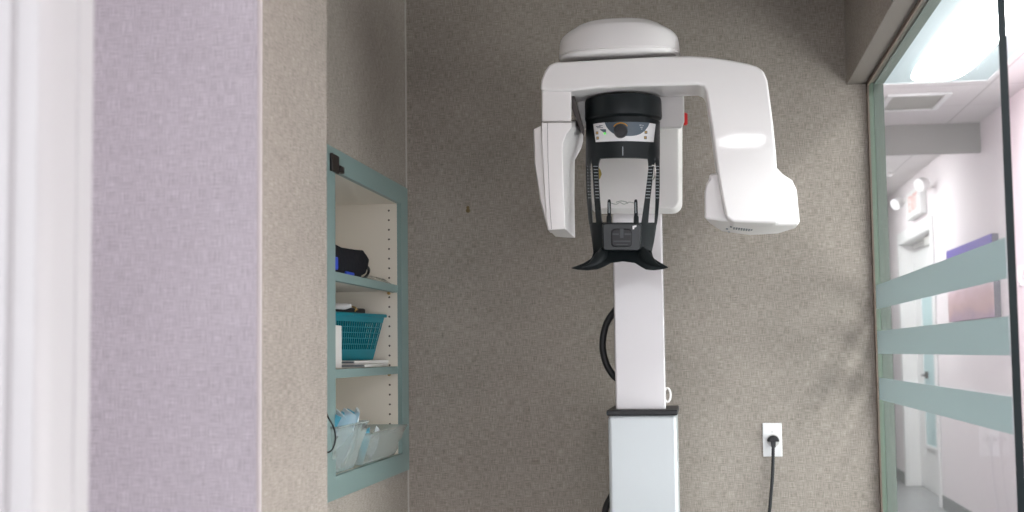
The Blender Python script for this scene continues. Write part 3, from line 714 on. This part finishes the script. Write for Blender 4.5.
# band carrying the control panel, arched lower edge
g = []
for i in range(13):
    v = i/12; row = []
    for j in range(33):
        u = j/32; s = 2*u-1
        yt = 113.5+8*s*s; yb2 = 157.5+2.0*s*s+7.5*abs(s)**9
        y = lerp(yt, yb2, v); l = lerp(586, 585.6, v); r = lerp(660, 659.8, v); row.append((lerp(l, r, u), y))
    g.append(row)
shell(b, g, .012)
strip(b, [(158, 585.8, 592), (165, 585.8, 589.8), (185, 586.2, 590.2), (200, 586.8, 590.9), (215, 587.9, 591.9), (224, 589, 592.6)])
strip(b, [(158, 590.6, 600.5), (162, 591.5, 598.5), (168, 592.2, 598), (185, 593.2, 598.6), (200, 594.2, 599.6), (215, 595.4, 601), (224, 596.2, 602.2)])
strip(b, [(158, 654, 659.8), (165, 656, 659.8), (185, 655.8, 659.8), (200, 655.6, 659.4), (215, 655, 658.2), (224, 654.5, 657)])
strip(b, [(158, 647.5, 655.5), (162, 648.2, 655), (168, 648.5, 653.6), (185, 646.5, 652), (200, 644.6, 650.2), (215, 642.4, 648.8), (224, 641, 648.2)])
strip(b, [(222.5, 589, 657), (240, 592, 654.4), (252, 593.2, 651.8), (258, 593.5, 650.8)], n=24, th=.02)
fr = obj('support_frame', b, BLACK, hs, sharp=50)
# flared wings and chin bar
Yw = HY-RB*.80
b = B()
wf = [(594, 250), (591.5, 258, Yw-.01), (583, 263.6, Yw-.03), (570.5, 268.2, Yw-.045), (577, 269.8, Yw-.05), (587, 270.6, Yw-.05), (597, 269.6, Yw-.045), (604, 267, Yw-.035), (611, 263.2, Yw-.02), (623, 261.6, Yw-.015),
      (635, 263.2, Yw-.02), (641, 267, Yw-.035), (646, 269.8, Yw-.045), (654, 270.5, Yw-.05), (663, 269.4, Yw-.05), (669.3, 267.6, Yw-.045), (661, 262.9, Yw-.03), (653.5, 258, Yw-.01), (651.5, 250)]
wb = [(p[0] + (623-p[0])*.03, p[1]-(.8 if 1 < i < 17 else 0), (p[2] if len(p) > 2 else Yw)+.03+.012*(i in (0, 18))) for i, p in enumerate(wf)]
rings(b, [[onY(p[0], p[1], p[2] if len(p) > 2 else Yw) for p in wf], [onY(*p) for p in wb]])
obj('chin_bar', b, BLACK, hs, bevel=.0035, seg=3)
for sd in (-1, 1):                                  # flared wings swelling out of the bar
    m_ = lambda x: 623-sd*(x-623)
    b = B(); tube(b, spline([onY(m_(641), 250, Yw+.012), onY(m_(644), 255.5, Yw+.002), onY(m_(649), 261, Yw-.012), onY(m_(655.5), 265.2, Yw-.030), onY(m_(664), 267.2, Yw-.044)], 5), [.010+.0085*sin(pi*min(1, k/20+.12))**1.2-.009*(k/20)**2 for k in range(21)], 18); obj('wing', b, BLACK, hs)
# bite block holder
Yk = Yw-.004
b = B(); loft(b, [(602.6, 225), (605, 223.5), (638.5, 223.5), (641, 225), (640, 249), (637, 250.5), (605.5, 250.5), (603.2, 249)], Yk-.012, [(602, 224), (605, 223), (639, 223), (641.6, 224), (641, 250), (637, 251), (605, 251), (602.5, 250)], Yk+.02)
bl = obj('chin_rest_block', b, pbr('dark_grey_plastic', (.014, .018, .020), .4), hs, bevel=.003)
b = B(); loft(b, rrect(611.5, 631.5, 229, 246.5, 4), Yk-.017, rrect(611, 632, 228.5, 247, 4), Yk-.01); obj('bite_socket', b, DARKR, bl, bevel=.002)
b = B()
for x0, x1, y0, y1 in ((620, 623.5, 228.5, 238), (612.5, 619, 233.3, 235), (624.5, 631, 233.3, 235), (613.5, 630.5, 240.5, 242), (616, 628, 244, 245)):
    loft(b, [(x0, y0), (x1, y0), (x1, y1), (x0, y1)], Yk-.021, [(x0, y0), (x1, y0), (x1, y1), (x0, y1)], Yk-.015)
obj('socket_rib', b, pbr('grey_rib_plastic', (.045, .05, .055), .4), bl)
b = B(); loft(b, [(632.5, 226), (636.3, 225), (636.5, 227), (634.4, 227.5), (634.2, 229.3), (632.6, 229.3)], Yk-.0135, [(632.5, 226), (636.3, 225), (636.5, 227), (634.4, 227.5), (634.2, 229.3), (632.6, 229.3)], Yk-.0115); obj('label_sticker', b, WHITE, bl, label='small white sticker')
for x0, x1 in ((609.2, 609), (635.8, 636.2)):
    b = B(); tube(b, [onY(x1, 225, Yk+.003), onY(x1, 217, Yk+.003), onY((x0+x1)/2, 215.5, Yk+.003), onY(x0, 201.5, Yk+.003), onY(x0, 199.5, Yk+.003)], [.0072, .0068, .0052, .0046, .003], 16); obj('support_rod', b, BLACK, hs)
    b = B(); tube(b, [onY(x0-.3, 202.5, Yk-.0022), onY(x0, 213, Yk-.0028)], .0013, 8); obj('rod_scale', b, MARK, hs)
b = B(); tube(b, spline([onY(611, 203, Yk), onY(616, 204.3, Yk), onY(620, 202.5, Yk), onY(624, 204.2, Yk), (onY(629, 202.2, Yk)), onY(634, 203, Yk)], 6), .0011, 6); tube(b, spline([onY(616, 202.3, Yk), onY(621, 201, Yk), onY(626, 202, Yk), onY(628, 203.6, Yk)], 6), .0013, 6); obj('clear_band', b, FILM, hs)
# scale marks on the four bars
b = B()
def mark(px0, px1, py, h=.65):
    P = [surf(px0, py, .0006), surf(px1, py, .0006), surf(px1, py+h, .0006), surf(px0, py+h, .0006)]
    rings(b, [P, [q+Vector((0, .001, 0)) for q in P]])
for k in range(11):
    y = 166+3.15*k
    for tab in ([(158, 587, 590.6), (200, 588, 590.8)], [(158, 592.8, 597.6), (200, 595.8, 599)], [(158, 656.2, 659.4), (200, 655.9, 659)], [(158, 649, 653.4), (200, 645.2, 649.7)]):
        l, r = interp(tab, y); mark(l, r, y)
mark(622.4, 623.2, 146.5, 9)
obj('scale_marks', b, MARK, fr, smooth=False)
# chrome latch + yellow tag
b = B(); tube(b, spline([surf(651.5, 165.5, .006), surf(654, 166, .008), surf(655.3, 170, .008), surf(655, 176, .008), surf(653, 179.5, .007), surf(651.8, 178, .006)], 5), .0022, 8); obj('wire_clip', b, CHROME, hs)
b = B(); P = [(598.8, 167.5), (600.6, 170), (601.8, 174), (600, 178.5), (598.6, 180)]; rings(b, [[surf(*q, -.012) for q in P], [surf(*q, -.016) for q in P]]); obj('paper_tag', b, YELLOW, hs, label='yellow tag')

# control panel
def onshell(b, pts, off, th=.0015):
    P = [surf(x, y, off) for x, y in pts]; rings(b, [P, [q+Vector((0, th, 0)) for q in P]])
def curved(b, top, bot, off, n=20, th=.002):
    fr = []; 
    for f in (top, bot): fr.append([surf(*f(k/n), off) for k in range(n+1)])
    rs = []
    for k in range(n+1):
        a, c = fr[0][k], fr[1][k]; m_ = [a.lerp(c, t) for t in (0, .33, .67, 1)]
        rs.append(m_+[q+Vector((0, th, 0)) for q in m_[::-1]])
    rings(b, rs)
b = B(); curved(b, lambda u: (lerp(593.2, 655.6, u), 123.2-1.2*sin(pi*u)+.9*abs(2*u-1)**8), lambda u: (lerp(595.6, 653.6, u), 142-1.0*sin(pi*u)), .0015, 28)
cp = obj('control_panel', b, WHITE, hs, sharp=60, label='white control panel')
b = B(); curved(b, lambda u: (lerp(604.8, 649.5, u), 122.6-.8*sin(pi*u)), lambda u: (lerp(604.8, 649.5, u), 123.2+12.8*(max(0, 1-abs(2*u-1.0)**3.0))**.8), .0022, 28)
obj('display_area', b, GREYP, cp, sharp=60)
b = B(); curved(b, lambda u: (lerp(599.8, 606, u), 129.2), lambda u: (lerp(599.8, 606, u), lerp(129.6, 134, u)), .0024, 6); obj('display_corner', b, GREYP, cp)
c = surf(620.7, 131.2, .004); n = Vector((0, -1, -.0))
b = B(); tube(b, [c+Vector((0, .004, 0)), c+Vector((0, -.012, 0)), c+Vector((0, -.018, 0)), c+Vector((0, -.0195, 0))], [.0190, .0178, .0160, .004], 28); obj('dial_knob', b, DARKR, cp, label='black dial knob')
b = B(); arc = []
for k in range(15):
    a = radians(35+110*k/14); arc.append(c+Vector((.0225*cos(a), -.0005, .0225*sin(a))))
tube(b, arc, .0014, 6); obj('dial_scale', b, ORANGE, cp, label='orange dial scale')
for px, py in ((597.2, 132.8), (597.8, 138), (645.8, 132.2), (645.3, 137.6)):
    q = surf(px, py, .0035); b = B(); box(b, q.x-.0042, q.x+.0042, q.y, q.y+.003, q.z-.0042, q.z+.0042); kb = obj('push_button', b, GREYP, cp, bevel=.001)
    b = B(); box(b, q.x-.0027, q.x+.0027, q.y-.0012, q.y, q.z-.0027, q.z+.0027); obj('button_face', b, GOLD, kb)
q = surf(604.7, 133.4, .0040); b = B(); tube(b, [q+Vector((0, .002, 0)), q, q+Vector((0, -.0015, 0))], [.0032, .003, .001], 12); obj('indicator_lamp', b, LED, cp, label='lit green indicator lamp')
b = B()
for x0, x1, y in ((596, 600.5, 126.2), (597, 603, 127.4), (599, 602.5, 125.4)): onshell(b, [(x0, y), (x1, y), (x1, y+.6), (x0, y+.6)], .0026)
obj('panel_print', b, GREYP, cp)
b = B()
for x0, x1, y in ((639.5, 641.5, 124.6), (642.5, 643.6, 125), (640.3, 642.6, 127), (641.2, 642.2, 128.6)): onshell(b, [(x0, y), (x1, y), (x1, y+1), (x0, y+1)], .0032)
obj('display_print', b, MARK, cp)

# ================================================================== OUTLET AND CORD, WALL PLUG HOLE
p = onY(772.2, 440, 0); p0 = onY(762.3, 423, 0); p1 = onY(782.4, 456.5, 0)
t = empty('wall_outlet', (p.x, 0, p.z)); b = B(); box(b, p0.x, p1.x, -.006, 0, p1.z, p0.z); obj('cover_plate', b, WHITE, t, bevel=.002)
cc = onY(773, 440.5, -.006)
b = B(); tube(b, [(cc.x, -.006, cc.z), (cc.x, -.009, cc.z)], .0205, 28); obj('receptacle', b, SHELLG, t)
b = B(); tube(b, [(p.x, -.0075, p0.z-.028), (p.x, -.006, p0.z-.028)], .003, 12); obj('plate_screw', b, SHELLG, t)
tag(t, 'white single outlet cover plate low on the back wall right of the machine', 'outlet')
t = empty('power_cord', (cc.x, -.02, cc.z-.2)); b = B()
n = 20; rs = []
for y, s in ((-.0095, 1), (-.03, .97), (-.036, .8)):
    rs.append([(cc.x+.0195*s*cos(pi*k/(n-1)), y, cc.z+.019*s*sin(pi*k/(n-1))-.002) for k in range(n)])
rings(b, rs); box(b, cc.x-.007, cc.x+.007, -.034, -.0095, cc.z-.02, cc.z)
obj('plug', b, DARKR, t, bevel=.002)
b = B(); q = lambda x, y, Y: onY(x, y, Y)
tube(b, spline([(cc.x, -.024, cc.z-.005), q(773.2, 450, -.024), q(773, 462, -.022), q(772.4, 478, -.02), q(771, 495, -.02), q(769.5, 512, -.02), q(767, 540, -.02), q(765, 575, -.02), (cc.x-.03, -.03, .25), (cc.x-.04, -.05, .03)], 8), .0055, 10)
obj('cable', b, DARKR, t)
tag(t, 'black power cord with half-round plug hanging from the wall outlet', 'power cord')
p = onY(468, 210.5, 0); b = B(); tube(b, [(p.x, -.004, p.z), (p.x, 0, p.z)], [.006, .008], 12); tube(b, [(p.x, -.0045, p.z+.01), (p.x, 0, p.z+.01)], [.005, .006], 12)
tag(obj('wall_anchor', b, pbr('anchor_brass', (.16, .11, .04), .5)), 'tiny brass coloured anchor in the back wall between cabinet and machine', 'wall anchor')
